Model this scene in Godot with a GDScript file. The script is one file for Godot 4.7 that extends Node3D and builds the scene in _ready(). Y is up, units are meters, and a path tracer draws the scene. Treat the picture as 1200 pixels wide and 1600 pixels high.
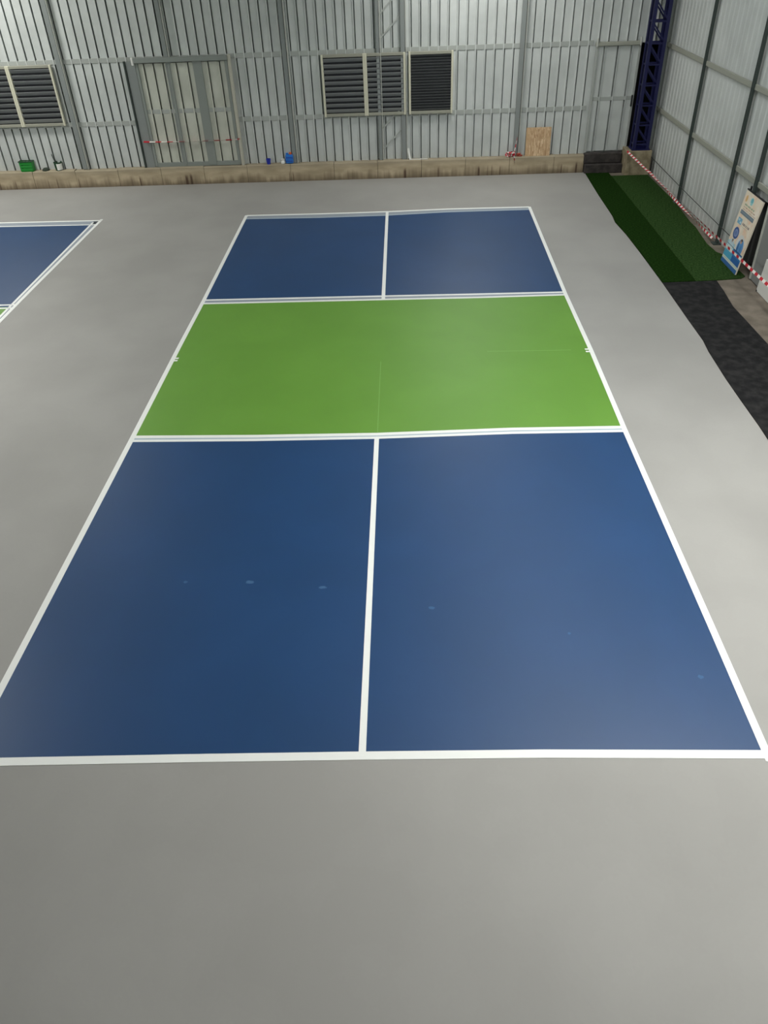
extends Node3D

# ------------------------------------------------------------------ layout
const BACK := -16.30      # pan of the back wall sheets
const SIDE := 6.24        # pan of the right wall sheets
const KERB_FRONT := -16.12
const KERB_TOP := 0.385
const ROOF := 7.2
const FRONT := 9.0
const LEFT := -16.0
const SKY_X0 := 1.7    # skylight in the roof
const SKY_X1 := 4.1
const SKY_Z0 := -11.8
const SKY_Z1 := -2.0

var taken := {}
var m := {}

# ------------------------------------------------------------------ naming
func numbered(called: String) -> String:
	if not taken.has(called):
		taken[called] = 0
		return called
	taken[called] += 1
	return "%s_%03d" % [called, taken[called]]

func tag(o: Node, label: String, category := "", group := "", kind := ""):
	o.set_meta("label", label)
	if category: o.set_meta("category", category)
	if group: o.set_meta("group", group)
	if kind: o.set_meta("kind", kind)
	return o

func thing(called: String, label: String, category: String, at := Vector3.ZERO, turn := 0.0, group := "") -> Node3D:
	var o := Node3D.new()
	o.name = numbered(called)
	add_child(o, true)
	o.position = at
	o.rotation.y = turn
	tag(o, label, category, group)
	return o

func structure(called: String, label := "") -> Node3D:
	var o := Node3D.new()
	o.name = called
	add_child(o, true)
	o.set_meta("kind", "structure")
	if label: o.set_meta("label", label)
	return o

func obj(called: String, mesh: Mesh, mat: Material, parent: Node, at := Vector3.ZERO, label := "") -> MeshInstance3D:
	var o := MeshInstance3D.new()
	o.name = called
	o.mesh = mesh
	o.material_override = mat
	o.position = at
	o.cast_shadow = GeometryInstance3D.SHADOW_CASTING_SETTING_ON
	parent.add_child(o, true)
	if label: o.set_meta("label", label)
	return o

# ------------------------------------------------------------------ mesh helpers
func mb() -> SurfaceTool:
	var st := SurfaceTool.new()
	st.begin(Mesh.PRIMITIVE_TRIANGLES)
	return st

func tri(st: SurfaceTool, a: Vector3, b: Vector3, c: Vector3, n: Vector3, ua := Vector2.ZERO, ub := Vector2.ZERO, uc := Vector2.ZERO):
	if (b - a).cross(c - a).dot(n) > 0.0:
		var t := b; b = c; c = t
		var tu := ub; ub = uc; uc = tu
	st.set_normal(n); st.set_uv(ua); st.add_vertex(a)
	st.set_normal(n); st.set_uv(ub); st.add_vertex(b)
	st.set_normal(n); st.set_uv(uc); st.add_vertex(c)

func quad(st: SurfaceTool, a: Vector3, b: Vector3, c: Vector3, d: Vector3, n: Vector3, ua := Vector2.ZERO, ub := Vector2.ZERO, uc := Vector2.ZERO, ud := Vector2.ZERO):
	tri(st, a, b, c, n, ua, ub, uc)
	tri(st, a, c, d, n, ua, uc, ud)

# a box with chamfered edges; basis turns it
func box(st: SurfaceTool, at: Vector3, size: Vector3, ch := 0.0, turn := Basis.IDENTITY):
	var h := size * 0.5
	ch = minf(ch, minf(h.x, minf(h.y, h.z)) * 0.9)
	var p := func(s: Vector3, keep: int) -> Vector3:
		var v := Vector3(s.x * h.x, s.y * h.y, s.z * h.z)
		for k in 3:
			if k != keep: v[k] -= s[k] * ch
		return at + turn * v
	for k in 3:
		for s in [-1.0, 1.0]:
			var i: int = (k + 1) % 3
			var j: int = (k + 2) % 3
			var c := []
			for w in [[-1, -1], [1, -1], [1, 1], [-1, 1]]:
				var v := Vector3.ZERO
				v[k] = s; v[i] = w[0]; v[j] = w[1]
				c.append(p.call(v, k))
			var n := Vector3.ZERO
			n[k] = s
			quad(st, c[0], c[1], c[2], c[3], turn * n, Vector2(0, 1), Vector2(1, 1), Vector2(1, 0), Vector2(0, 0))
	if ch <= 0.0: return
	for k in 3:
		var i: int = (k + 1) % 3
		var j: int = (k + 2) % 3
		for si in [-1.0, 1.0]:
			for sj in [-1.0, 1.0]:
				var a := Vector3.ZERO
				var b := Vector3.ZERO
				a[i] = si; a[j] = sj; a[k] = -1.0
				b[i] = si; b[j] = sj; b[k] = 1.0
				var n := Vector3.ZERO
				n[i] = si; n[j] = sj
				quad(st, p.call(a, i), p.call(b, i), p.call(b, j), p.call(a, j), turn * n.normalized())
	for sx in [-1.0, 1.0]:
		for sy in [-1.0, 1.0]:
			for sz in [-1.0, 1.0]:
				var s := Vector3(sx, sy, sz)
				tri(st, p.call(s, 0), p.call(s, 1), p.call(s, 2), turn * s.normalized())

func bar(st: SurfaceTool, a: Vector3, b: Vector3, w: float, t: float, ch := 0.0, up := Vector3.FORWARD):
	var d := (b - a).normalized()
	if absf(d.dot(up)) > 0.95: up = Vector3.RIGHT
	var x := up.cross(d).normalized()
	box(st, (a + b) * 0.5, Vector3(w, (b - a).length(), t), ch, Basis(x, d, x.cross(d)))

func tube(st: SurfaceTool, pts: Array, r: float, sides := 8):
	var rings := []
	var ns := []
	for i in pts.size():
		var d: Vector3 = (pts[mini(i + 1, pts.size() - 1)] - pts[maxi(i - 1, 0)]).normalized()
		var x := d.cross(Vector3.UP)
		if x.length() < 0.1: x = d.cross(Vector3.RIGHT)
		x = x.normalized()
		var y := x.cross(d)
		var ring := []
		var nr := []
		for k in sides:
			var a := TAU * k / sides
			var n := x * cos(a) + y * sin(a)
			ring.append(pts[i] + n * r); nr.append(n)
		rings.append(ring); ns.append(nr)
	for i in pts.size() - 1:
		for k in sides:
			var l := (k + 1) % sides
			var n: Vector3 = (ns[i][k] + ns[i][l]).normalized()
			quad(st, rings[i][k], rings[i][l], rings[i + 1][l], rings[i + 1][k], n)

# profile: [radius, height] points turned round the y axis at `at`
func lathe(st: SurfaceTool, at: Vector3, profile: Array, sides := 20):
	for i in profile.size() - 1:
		var a: Vector2 = profile[i]
		var b: Vector2 = profile[i + 1]
		for k in sides:
			var t0 := TAU * k / sides
			var t1 := TAU * (k + 1) / sides
			var d0 := Vector3(cos(t0), 0, sin(t0))
			var d1 := Vector3(cos(t1), 0, sin(t1))
			var e := b - a
			var n := ((d0 + d1).normalized() * e.y - Vector3.UP * e.x).normalized()
			if n.length() < 0.5: continue
			quad(st, at + d0 * a.x + Vector3.UP * a.y, at + d1 * a.x + Vector3.UP * a.y, at + d1 * b.x + Vector3.UP * b.y, at + d0 * b.x + Vector3.UP * b.y, n)

func done(st: SurfaceTool) -> ArrayMesh:
	return st.commit()

func box_mesh(size: Vector3, ch := 0.0, at := Vector3.ZERO) -> ArrayMesh:
	var st := mb()
	box(st, at, size, ch)
	return done(st)

# a polygon given by left and right edges [x, z], flat top at y1, edges down to y0
func slab(outline: PackedVector2Array, y0: float, y1: float) -> ArrayMesh:
	var st := mb()
	var ids := Geometry2D.triangulate_polygon(outline)
	for i in range(0, ids.size(), 3):
		var p := []
		for k in 3: p.append(Vector3(outline[ids[i + k]].x, y1, outline[ids[i + k]].y))
		tri(st, p[0], p[1], p[2], Vector3.UP)
	var area := 0.0
	for i in outline.size():
		area += outline[i].cross(outline[(i + 1) % outline.size()])
	for i in outline.size():
		var a := outline[i]
		var b := outline[(i + 1) % outline.size()]
		var n := Vector3(b.y - a.y, 0, a.x - b.x).normalized() * signf(area)
		quad(st, Vector3(a.x, y0, a.y), Vector3(b.x, y0, b.y), Vector3(b.x, y1, b.y), Vector3(a.x, y1, a.y), n)
	return done(st)

func rect(x0: float, z0: float, x1: float, z1: float, y0: float, y1: float) -> ArrayMesh:
	return slab(PackedVector2Array([Vector2(x0, z0), Vector2(x1, z0), Vector2(x1, z1), Vector2(x0, z1)]), y0, y1)

# a strip along a polyline in plan, [x, z] points
func strip(points: Array, w: float, y0: float, y1: float) -> ArrayMesh:
	var left := PackedVector2Array()
	var right := PackedVector2Array()
	for i in points.size():
		var d: Vector2 = (points[mini(i + 1, points.size() - 1)] - points[maxi(i - 1, 0)]).normalized()
		var n := Vector2(-d.y, d.x) * w * 0.5
		left.append(points[i] + n)
		right.append(points[i] - n)
	right.reverse()
	left.append_array(right)
	return slab(left, y0, y1)

# a ribbed sheet: profile of [across, depth] swept upwards from y0 to y1; across is +x, depth +z
func swept_sheet(profile: Array, y0: float, y1: float) -> ArrayMesh:
	var st := mb()
	for i in profile.size() - 1:
		var a: Vector2 = profile[i]
		var b: Vector2 = profile[i + 1]
		if a.distance_to(b) < 0.0005: continue
		var n := Vector3(a.y - b.y, 0, b.x - a.x).normalized()
		quad(st, Vector3(a.x, y0, a.y), Vector3(b.x, y0, b.y), Vector3(b.x, y1, b.y), Vector3(a.x, y1, a.y), n)
	return done(st)

# standing-seam profile: flat pans, a proud rib that laps over a narrow deep groove
func seam_profile(ribs: int, pitch: float, mirrored := false) -> Array:
	var p := [Vector2(0, 0)]
	for k in ribs:
		var c := (k + 0.5) * pitch
		var q := [[-0.030, 0.0], [-0.018, 0.022], [0.003, 0.025], [0.004, 0.018], [-0.008, 0.014], [-0.008, -0.12], [0.034, -0.12], [0.030, 0.0]]
		if mirrored:
			q.reverse()
		for r in q:
			p.append(Vector2(c + (-r[0] if mirrored else r[0]), r[1]))
	p.append(Vector2(ribs * pitch, 0))
	return p

# soft trapezoid ribs
func soft_profile(ribs: int, pitch: float, high := 0.013) -> Array:
	var p := [Vector2(0, 0)]
	for k in ribs:
		var c := (k + 0.5) * pitch
		for q in [[-0.26, 0.0], [-0.13, 1.0], [0.13, 1.0], [0.26, 0.0]]:
			p.append(Vector2(c + q[0] * pitch, q[1] * high))
	p.append(Vector2(ribs * pitch, 0))
	return p

# a tape: a thin ribbon along points, twisting, with the stripes running along u
func ribbon(points: Array, w: float, twist: float, stripe: float, phase := 0.0, thick := 0.0012) -> ArrayMesh:
	var st := mb()
	var run := 0.0
	var old := []
	for i in points.size():
		var d: Vector3 = (points[mini(i + 1, points.size() - 1)] - points[maxi(i - 1, 0)]).normalized()
		if i > 0: run += points[i].distance_to(points[i - 1])
		var x := d.cross(Vector3.UP)
		if x.length() < 0.1: x = d.cross(Vector3.BACK)
		x = x.normalized()
		var up := x.cross(d)
		var a := phase + run * twist
		var n := x * cos(a) + up * sin(a)
		var s := (-x * sin(a) + up * cos(a)) * w * 0.5
		var here := [points[i] + s, points[i] - s, n, run / stripe]
		if i > 0:
			for side in [-1.0, 1.0]:
				var o: Vector3 = n * thick * 0.5 * side
				quad(st, old[0] + o, here[0] + o, here[1] + o, old[1] + o, n * side, Vector2(old[3], 0), Vector2(here[3], 0), Vector2(here[3], 1), Vector2(old[3], 1))
		old = here
	return done(st)

func between(a: Vector3, b: Vector3, n: int, sag := 0.0) -> Array:
	var out := []
	for i in n + 1:
		var t := float(i) / n
		out.append(a.lerp(b, t) - Vector3.UP * sag * 4.0 * t * (1.0 - t))
	return out

# ------------------------------------------------------------------ materials
func noise_image(size: int, dark: Color, light: Color, freq: float, octaves: int, sd: int, contrast := 1.0, second := 0.0) -> ImageTexture:
	var n := FastNoiseLite.new()
	n.seed = sd
	n.noise_type = FastNoiseLite.TYPE_SIMPLEX_SMOOTH
	n.frequency = freq
	n.fractal_octaves = octaves
	var im := n.get_seamless_image(size, size)
	var fine := FastNoiseLite.new()
	fine.seed = sd + 7
	fine.frequency = 0.35
	var out := Image.create(size, size, false, Image.FORMAT_RGB8)
	for y in size:
		for x in size:
			var v := im.get_pixel(x, y).r
			v = clampf(0.5 + (v - 0.5) * contrast + fine.get_noise_2d(x, y) * second, 0.0, 1.0)
			out.set_pixel(x, y, dark.lerp(light, v))
	out.generate_mipmaps()
	return ImageTexture.create_from_image(out)

func mat(c: Color, rough: float, metal := 0.0, spec := 0.5) -> StandardMaterial3D:
	var s := StandardMaterial3D.new()
	s.albedo_color = c
	s.roughness = rough
	s.metallic = metal
	s.metallic_specular = spec
	return s

func textured(tex: Texture2D, metres: float, rough: float, metal := 0.0, spec := 0.5) -> StandardMaterial3D:
	var s := mat(Color.WHITE, rough, metal, spec)
	s.albedo_texture = tex
	s.uv1_triplanar = true
	s.uv1_world_triplanar = true
	s.uv1_scale = Vector3.ONE / metres
	return s

func rgb(r: int, g: int, b: int) -> Color:
	return Color(r / 255.0, g / 255.0, b / 255.0)

func make_materials():
	m.grey_paint = textured(noise_image(512, rgb(155, 153, 149), rgb(163, 161, 157), 0.006, 4, 11, 1.6, 0.06), 7.0, 0.62, 0.0, 0.4)
	m.blue = textured(noise_image(512, rgb(24, 63, 107), rgb(26, 66, 112), 0.006, 4, 12, 1.6, 0.05), 5.0, 0.45, 0.0, 0.5)
	m.green = textured(noise_image(512, rgb(101, 149, 55), rgb(105, 154, 58), 0.006, 4, 13, 1.6, 0.05), 5.0, 0.48, 0.0, 0.45)
	m.line = mat(rgb(243, 244, 240), 0.5)
	m.ghost_band = mat(rgb(176, 190, 200), 0.5)  # tone of the camera-shake ghost between doubled lines
	m.ghost_band_grey = mat(rgb(150, 158, 168), 0.5)
	m.chalk = mat(rgb(128, 176, 92), 0.6)
	m.smudge = mat(rgb(52, 92, 134), 0.7)
	m.concrete = textured(noise_image(512, rgb(104, 95, 84), rgb(132, 122, 109), 0.012, 5, 14, 1.4, 0.25), 2.5, 0.92)
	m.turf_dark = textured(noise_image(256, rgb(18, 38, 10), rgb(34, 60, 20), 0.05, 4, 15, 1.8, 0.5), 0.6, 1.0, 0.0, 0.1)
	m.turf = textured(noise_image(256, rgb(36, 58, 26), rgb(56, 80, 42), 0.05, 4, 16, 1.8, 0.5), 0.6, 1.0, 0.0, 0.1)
	m.rubber = textured(noise_image(512, rgb(24, 24, 25), rgb(46, 45, 45), 0.03, 5, 17, 1.6, 0.35), 3.0, 0.85, 0.0, 0.3)
	m.sheet = textured(noise_image(256, rgb(196, 200, 197), rgb(208, 212, 209), 0.01, 4, 18, 1.6, 0.05), 2.5, 0.42, 0.2, 0.5)
	m.sheet_side = textured(noise_image(256, rgb(196, 199, 196), rgb(208, 211, 208), 0.01, 4, 19, 1.6, 0.05), 2.5, 0.5, 0.1, 0.5)
	m.cream_sheet = textured(noise_image(256, rgb(186, 188, 176), rgb(200, 202, 190), 0.01, 4, 20, 1.6, 0.05), 2.0, 0.5, 0.1, 0.5)
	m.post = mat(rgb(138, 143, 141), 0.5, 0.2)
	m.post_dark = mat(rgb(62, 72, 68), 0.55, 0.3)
	m.girt = mat(rgb(168, 172, 167), 0.6, 0.1)
	m.girt_side = mat(rgb(160, 161, 149), 0.6, 0.1)
	m.flange = mat(rgb(190, 192, 184), 0.5, 0.2)
	m.door_frame = mat(rgb(140, 146, 141), 0.55, 0.3)
	m.beige_post = mat(rgb(182, 180, 166), 0.6)
	m.louver_frame = mat(rgb(205, 203, 182), 0.5)
	m.louver_frame_grey = mat(rgb(150, 150, 136), 0.55)
	m.slat = mat(rgb(150, 153, 154), 0.5, 0.2)
	m.louver_back = mat(rgb(42, 44, 48), 0.9)
	m.slat_dark = mat(rgb(88, 91, 92), 0.5, 0.2)
	m.blue_steel = mat(rgb(20, 23, 74), 0.45, 0.1)
	m.plinth = textured(noise_image(256, rgb(128, 116, 92), rgb(160, 148, 122), 0.02, 5, 21, 1.8, 0.3), 1.2, 0.95)
	m.dark_step = textured(noise_image(256, rgb(44, 40, 38), rgb(66, 60, 57), 0.02, 4, 22, 1.8, 0.3), 1.0, 0.8)
	m.backing = mat(rgb(120, 122, 120), 0.8)
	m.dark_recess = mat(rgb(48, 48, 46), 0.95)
	m.roof = mat(rgb(176, 178, 176), 0.7)
	m.yard = mat(rgb(150, 148, 142), 0.9)
	m.tape = mat(Color.WHITE, 0.45)
	var im := Image.create(2, 1, false, Image.FORMAT_RGB8)
	im.set_pixel(0, 0, rgb(196, 24, 44))
	im.set_pixel(1, 0, rgb(240, 234, 228))
	m.tape.albedo_texture = ImageTexture.create_from_image(im)
	m.tape.texture_filter = BaseMaterial3D.TEXTURE_FILTER_NEAREST
	m.tape.cull_mode = BaseMaterial3D.CULL_DISABLED
	m.fill_lamp_body = mat(rgb(210, 210, 208), 0.5)
	m.fill_lamp_glow = mat(Color.WHITE, 0.5)  # glowing face of the added fill lights
	m.fill_lamp_glow.emission_enabled = true
	m.fill_lamp_glow.emission = Color(1, 0.98, 0.94)
	m.fill_lamp_glow.emission_energy_multiplier = 2.0
	m.kerb = kerb_material()
	m.osb = board_material()
	m.sign = mat(Color.WHITE, 0.45)
	m.sign.albedo_texture = sign_texture()
	m.black = mat(rgb(20, 20, 22), 0.6)
	m.sign_edge = mat(rgb(226, 216, 198), 0.5)
	m.green_plastic = mat(rgb(22, 132, 44), 0.4)
	m.green_dark = mat(rgb(20, 62, 36), 0.5)
	m.blue_plastic = mat(rgb(38, 112, 196), 0.35)
	m.blue_deep = mat(rgb(30, 48, 160), 0.4)
	m.orange = mat(rgb(206, 96, 56), 0.5)
	m.white_plastic = mat(rgb(226, 226, 220), 0.5)
	m.red_brown = mat(rgb(158, 70, 52), 0.7)
	m.rag = mat(rgb(52, 60, 50), 0.95)
	m.cable = mat(rgb(52, 56, 54), 0.6)
	m.grey_leaf = mat(rgb(142, 144, 142), 0.5, 0.1)

# old concrete with pours, soaked foot and rust runs; u along the kerb's 20 m, v from its top down
func kerb_material() -> StandardMaterial3D:
	var w := 2048
	var h := 48
	var n := FastNoiseLite.new()
	n.seed = 31
	n.frequency = 0.012
	n.fractal_octaves = 5
	var f := FastNoiseLite.new()
	f.seed = 32
	f.frequency = 0.09
	f.fractal_octaves = 3
	var im := Image.create(w, h, false, Image.FORMAT_RGB8)
	for x in w:
		var run := f.get_noise_1d(x) * 0.5 + 0.5
		var soak := 0.62 + 0.5 * n.get_noise_1d(x * 1.7 + 900.0)
		var stain := smoothstep(0.66, 0.8, f.get_noise_1d(x * 0.6 + 4000.0) * 0.5 + 0.5)
		for y in h:
			var v := float(y) / h
			var c := rgb(190, 174, 146).lerp(rgb(160, 146, 120), clampf(0.5 + n.get_noise_2d(x, y * 3.0) * 0.9, 0, 1))
			c = c.lerp(rgb(146, 138, 120), smoothstep(0.35, 0.0, v) * 0.5)
			c = c.lerp(rgb(74, 62, 48), smoothstep(soak, 1.25, v + run * 0.3) * 0.62)
			c = c.lerp(rgb(58, 40, 30), stain * smoothstep(0.45, 0.75, v + run * 0.2) * 0.7)
			im.set_pixel(x, y, c)
	var s := mat(Color.WHITE, 0.95)
	s.albedo_texture = ImageTexture.create_from_image(im)
	return s

# pale strand board
func board_material() -> StandardMaterial3D:
	var r := RandomNumberGenerator.new()
	r.seed = 5
	var im := Image.create(96, 96, false, Image.FORMAT_RGB8)
	im.fill(rgb(192, 160, 122))
	for k in 420:
		var c := rgb(168, 132, 96).lerp(rgb(224, 198, 162), r.randf())
		im.fill_rect(Rect2i(r.randi_range(-4, 95), r.randi_range(-16, 95), r.randi_range(1, 3), r.randi_range(6, 26)), c)
	var s := mat(Color.WHITE, 0.8)
	s.albedo_texture = ImageTexture.create_from_image(im)
	return s

# the flat print on the advertising banner
func sign_texture() -> ImageTexture:
	var w := 140
	var h := 250
	var im := Image.create(w, h, false, Image.FORMAT_RGB8)
	var n := FastNoiseLite.new()
	n.seed = 8
	n.frequency = 0.02
	n.fractal_octaves = 3
	for y in h:
		for x in w:
			var c := rgb(236, 222, 200).lerp(rgb(240, 200, 170), clampf(n.get_noise_2d(x, y) * 1.4, 0, 1))
			c = c.lerp(rgb(244, 232, 216), clampf(-n.get_noise_2d(x + 70, y) * 2.0, 0, 1))
			im.set_pixel(x, y, c)
	var ell := func(cx: float, cy: float, rx: float, ry: float, c: Color):
		for y in range(maxi(0, int(cy - ry)), mini(h, int(cy + ry) + 1)):
			for x in range(maxi(0, int(cx - rx)), mini(w, int(cx + rx) + 1)):
				if pow((x - cx) / rx, 2) + pow((y - cy) / ry, 2) <= 1.0: im.set_pixel(x, y, c)
	var r := RandomNumberGenerator.new()
	r.seed = 3
	# emblem and heading
	ell.call(20, 24, 7, 11, rgb(226, 184, 120))
	ell.call(62, 22, 15, 13, rgb(206, 226, 220))
	ell.call(64, 20, 10, 9, rgb(110, 184, 196))
	im.fill_rect(Rect2i(60, 26, 12, 8), rgb(150, 204, 206))
	for k in 9: im.fill_rect(Rect2i(22 + k * 9, 40, r.randi_range(4, 8), 5), rgb(152, 170, 140))
	for k in 11: im.fill_rect(Rect2i(20 + k * 9, 49, r.randi_range(4, 8), 4), rgb(190, 160, 136))
	for k in 12: im.fill_rect(Rect2i(20 + k * 9, 57, r.randi_range(4, 8), 3), rgb(186, 158, 140))
	im.fill_rect(Rect2i(10, 63, 112, 13), rgb(112, 130, 142))
	for k in 12: im.fill_rect(Rect2i(14 + k * 9, 67, r.randi_range(4, 7), 4), rgb(150, 164, 172))
	# small blue box with text beside it
	im.fill_rect(Rect2i(14, 88, 34, 20), rgb(122, 178, 206))
	im.fill_rect(Rect2i(18, 92, 12, 6), rgb(190, 220, 232))
	im.fill_rect(Rect2i(34, 98, 10, 6), rgb(200, 226, 236))
	for k in 6: im.fill_rect(Rect2i(56 + k * 10, 96, r.randi_range(4, 8), 7), rgb(128, 116, 110) if k % 2 else rgb(170, 158, 146))
	for k in 5: im.fill_rect(Rect2i(52 + k * 11, 107, r.randi_range(4, 8), 3), rgb(206, 190, 170))
	# round blue badge
	ell.call(36, 138, 22, 20, rgb(48, 84, 146))
	ell.call(36, 138, 15, 13, rgb(142, 160, 200))
	for k in 4: im.fill_rect(Rect2i(26 + k * 5, 130 + (k % 2) * 3, 3, 14), rgb(70, 100, 160))
	# pictures of two figures in blue
	ell.call(92, 162, 30, 34, rgb(226, 226, 222))
	ell.call(100, 170, 24, 30, rgb(94, 150, 206))
	ell.call(96, 148, 7, 8, rgb(196, 162, 138))
	ell.call(98, 143, 6, 4, rgb(70, 58, 54))
	im.fill_rect(Rect2i(84, 158, 4, 34), rgb(40, 72, 112))
	im.fill_rect(Rect2i(106, 160, 3, 30), rgb(58, 104, 170))
	im.fill_rect(Rect2i(0, 172, 62, 32), rgb(176, 214, 226))
	ell.call(30, 176, 20, 14, rgb(204, 226, 234))
	ell.call(32, 166, 5, 6, rgb(180, 150, 132))
	ell.call(33, 163, 5, 3, rgb(80, 72, 74))
	im.fill_rect(Rect2i(0, 183, 62, 2), rgb(86, 112, 124))
	im.fill_rect(Rect2i(14, 186, 12, 16), rgb(210, 226, 226))
	im.fill_rect(Rect2i(34, 186, 14, 18), rgb(226, 230, 224))
	# lower blue field
	im.fill_rect(Rect2i(62, 186, 78, 40), rgb(56, 130, 184))
	im.fill_rect(Rect2i(62, 184, 78, 3), rgb(30, 74, 116))
	im.fill_rect(Rect2i(0, 204, 70, 24), rgb(86, 172, 206))
	im.fill_rect(Rect2i(70, 206, 70, 22), rgb(48, 104, 172))
	im.fill_rect(Rect2i(0, 226, w, 10), rgb(222, 228, 214))
	for k in 14: im.fill_rect(Rect2i(8 + k * 9, 229, r.randi_range(3, 7), 3), rgb(172, 186, 178))
	im.fill_rect(Rect2i(0, 236, w, 14), rgb(60, 110, 170))
	im.generate_mipmaps()
	return ImageTexture.create_from_image(im)

# ------------------------------------------------------------------ builders
func fill_lamp(at: Vector3, size: Vector2, energy: float, label: String, tint := Color(1.0, 1.0, 0.985)):  # unseen hanging fixture added to brighten the hall
	var t := thing("added_fill_light", label, "added fill light", at)
	obj("housing", box_mesh(Vector3(size.x + 0.08, 0.10, size.y + 0.08), 0.015, Vector3(0, 0.08, 0)), m.fill_lamp_body, t)
	obj("diffuser", box_mesh(Vector3(size.x, 0.02, size.y), 0.0, Vector3(0, 0.02, 0)), m.fill_lamp_glow, t)
	for s in [-1, 1]:
		obj("hanger", box_mesh(Vector3(0.02, ROOF - at.y - 0.13, 0.02), 0.0, Vector3(s * size.x * 0.4, (ROOF - at.y + 0.13) * 0.5, 0)), m.fill_lamp_body, t)
	var l := AreaLight3D.new()
	l.name = "light"
	l.area_size = size
	l.light_energy = energy
	l.light_color = tint
	l.area_range = 60.0
	l.area_attenuation = 2.0
	l.shadow_enabled = true
	l.rotation.x = -PI / 2
	l.position.y = -0.01
	t.add_child(l, true)

func louver(x0: float, x1: float, slats: int, slat_mat: Material, label: String):
	var y0 := 1.36
	var y1 := 2.61
	var w := x1 - x0 - 0.006
	var t := thing("louver_vent", label, "vent", Vector3((x0 + x1) * 0.5, y0, BACK), 0.0, "louver vents on the corrugated back wall")
	var h := y1 - y0
	obj("backing", box_mesh(Vector3(w - 0.02, h - 0.02, 0.01), 0.0, Vector3(0, h * 0.5, 0.036)), m.louver_back, t)
	var step := (h - 0.12) / slats
	var st := mb()
	box(st, Vector3.ZERO, Vector3(w - 0.06, step * 0.86, 0.006), 0.002, Basis(Vector3.RIGHT, deg_to_rad(38)))
	var sm := done(st)
	for k in slats:
		obj("slat", sm, slat_mat, t, Vector3(0, 0.06 + (k + 0.5) * step, 0.078))
	for s in [-1, 1]:
		obj("stile", box_mesh(Vector3(0.045, h, 0.075), 0.006), m.louver_frame, t, Vector3(s * (w * 0.5 - 0.02), h * 0.5, 0.075))
	obj("rail", box_mesh(Vector3(w - 0.085, 0.06, 0.07), 0.006), m.louver_frame_grey, t, Vector3(0, h - 0.03, 0.072))
	obj("rail", box_mesh(Vector3(w - 0.085, 0.06, 0.07), 0.006), m.louver_frame_grey, t, Vector3(0, 0.03, 0.072))

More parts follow.
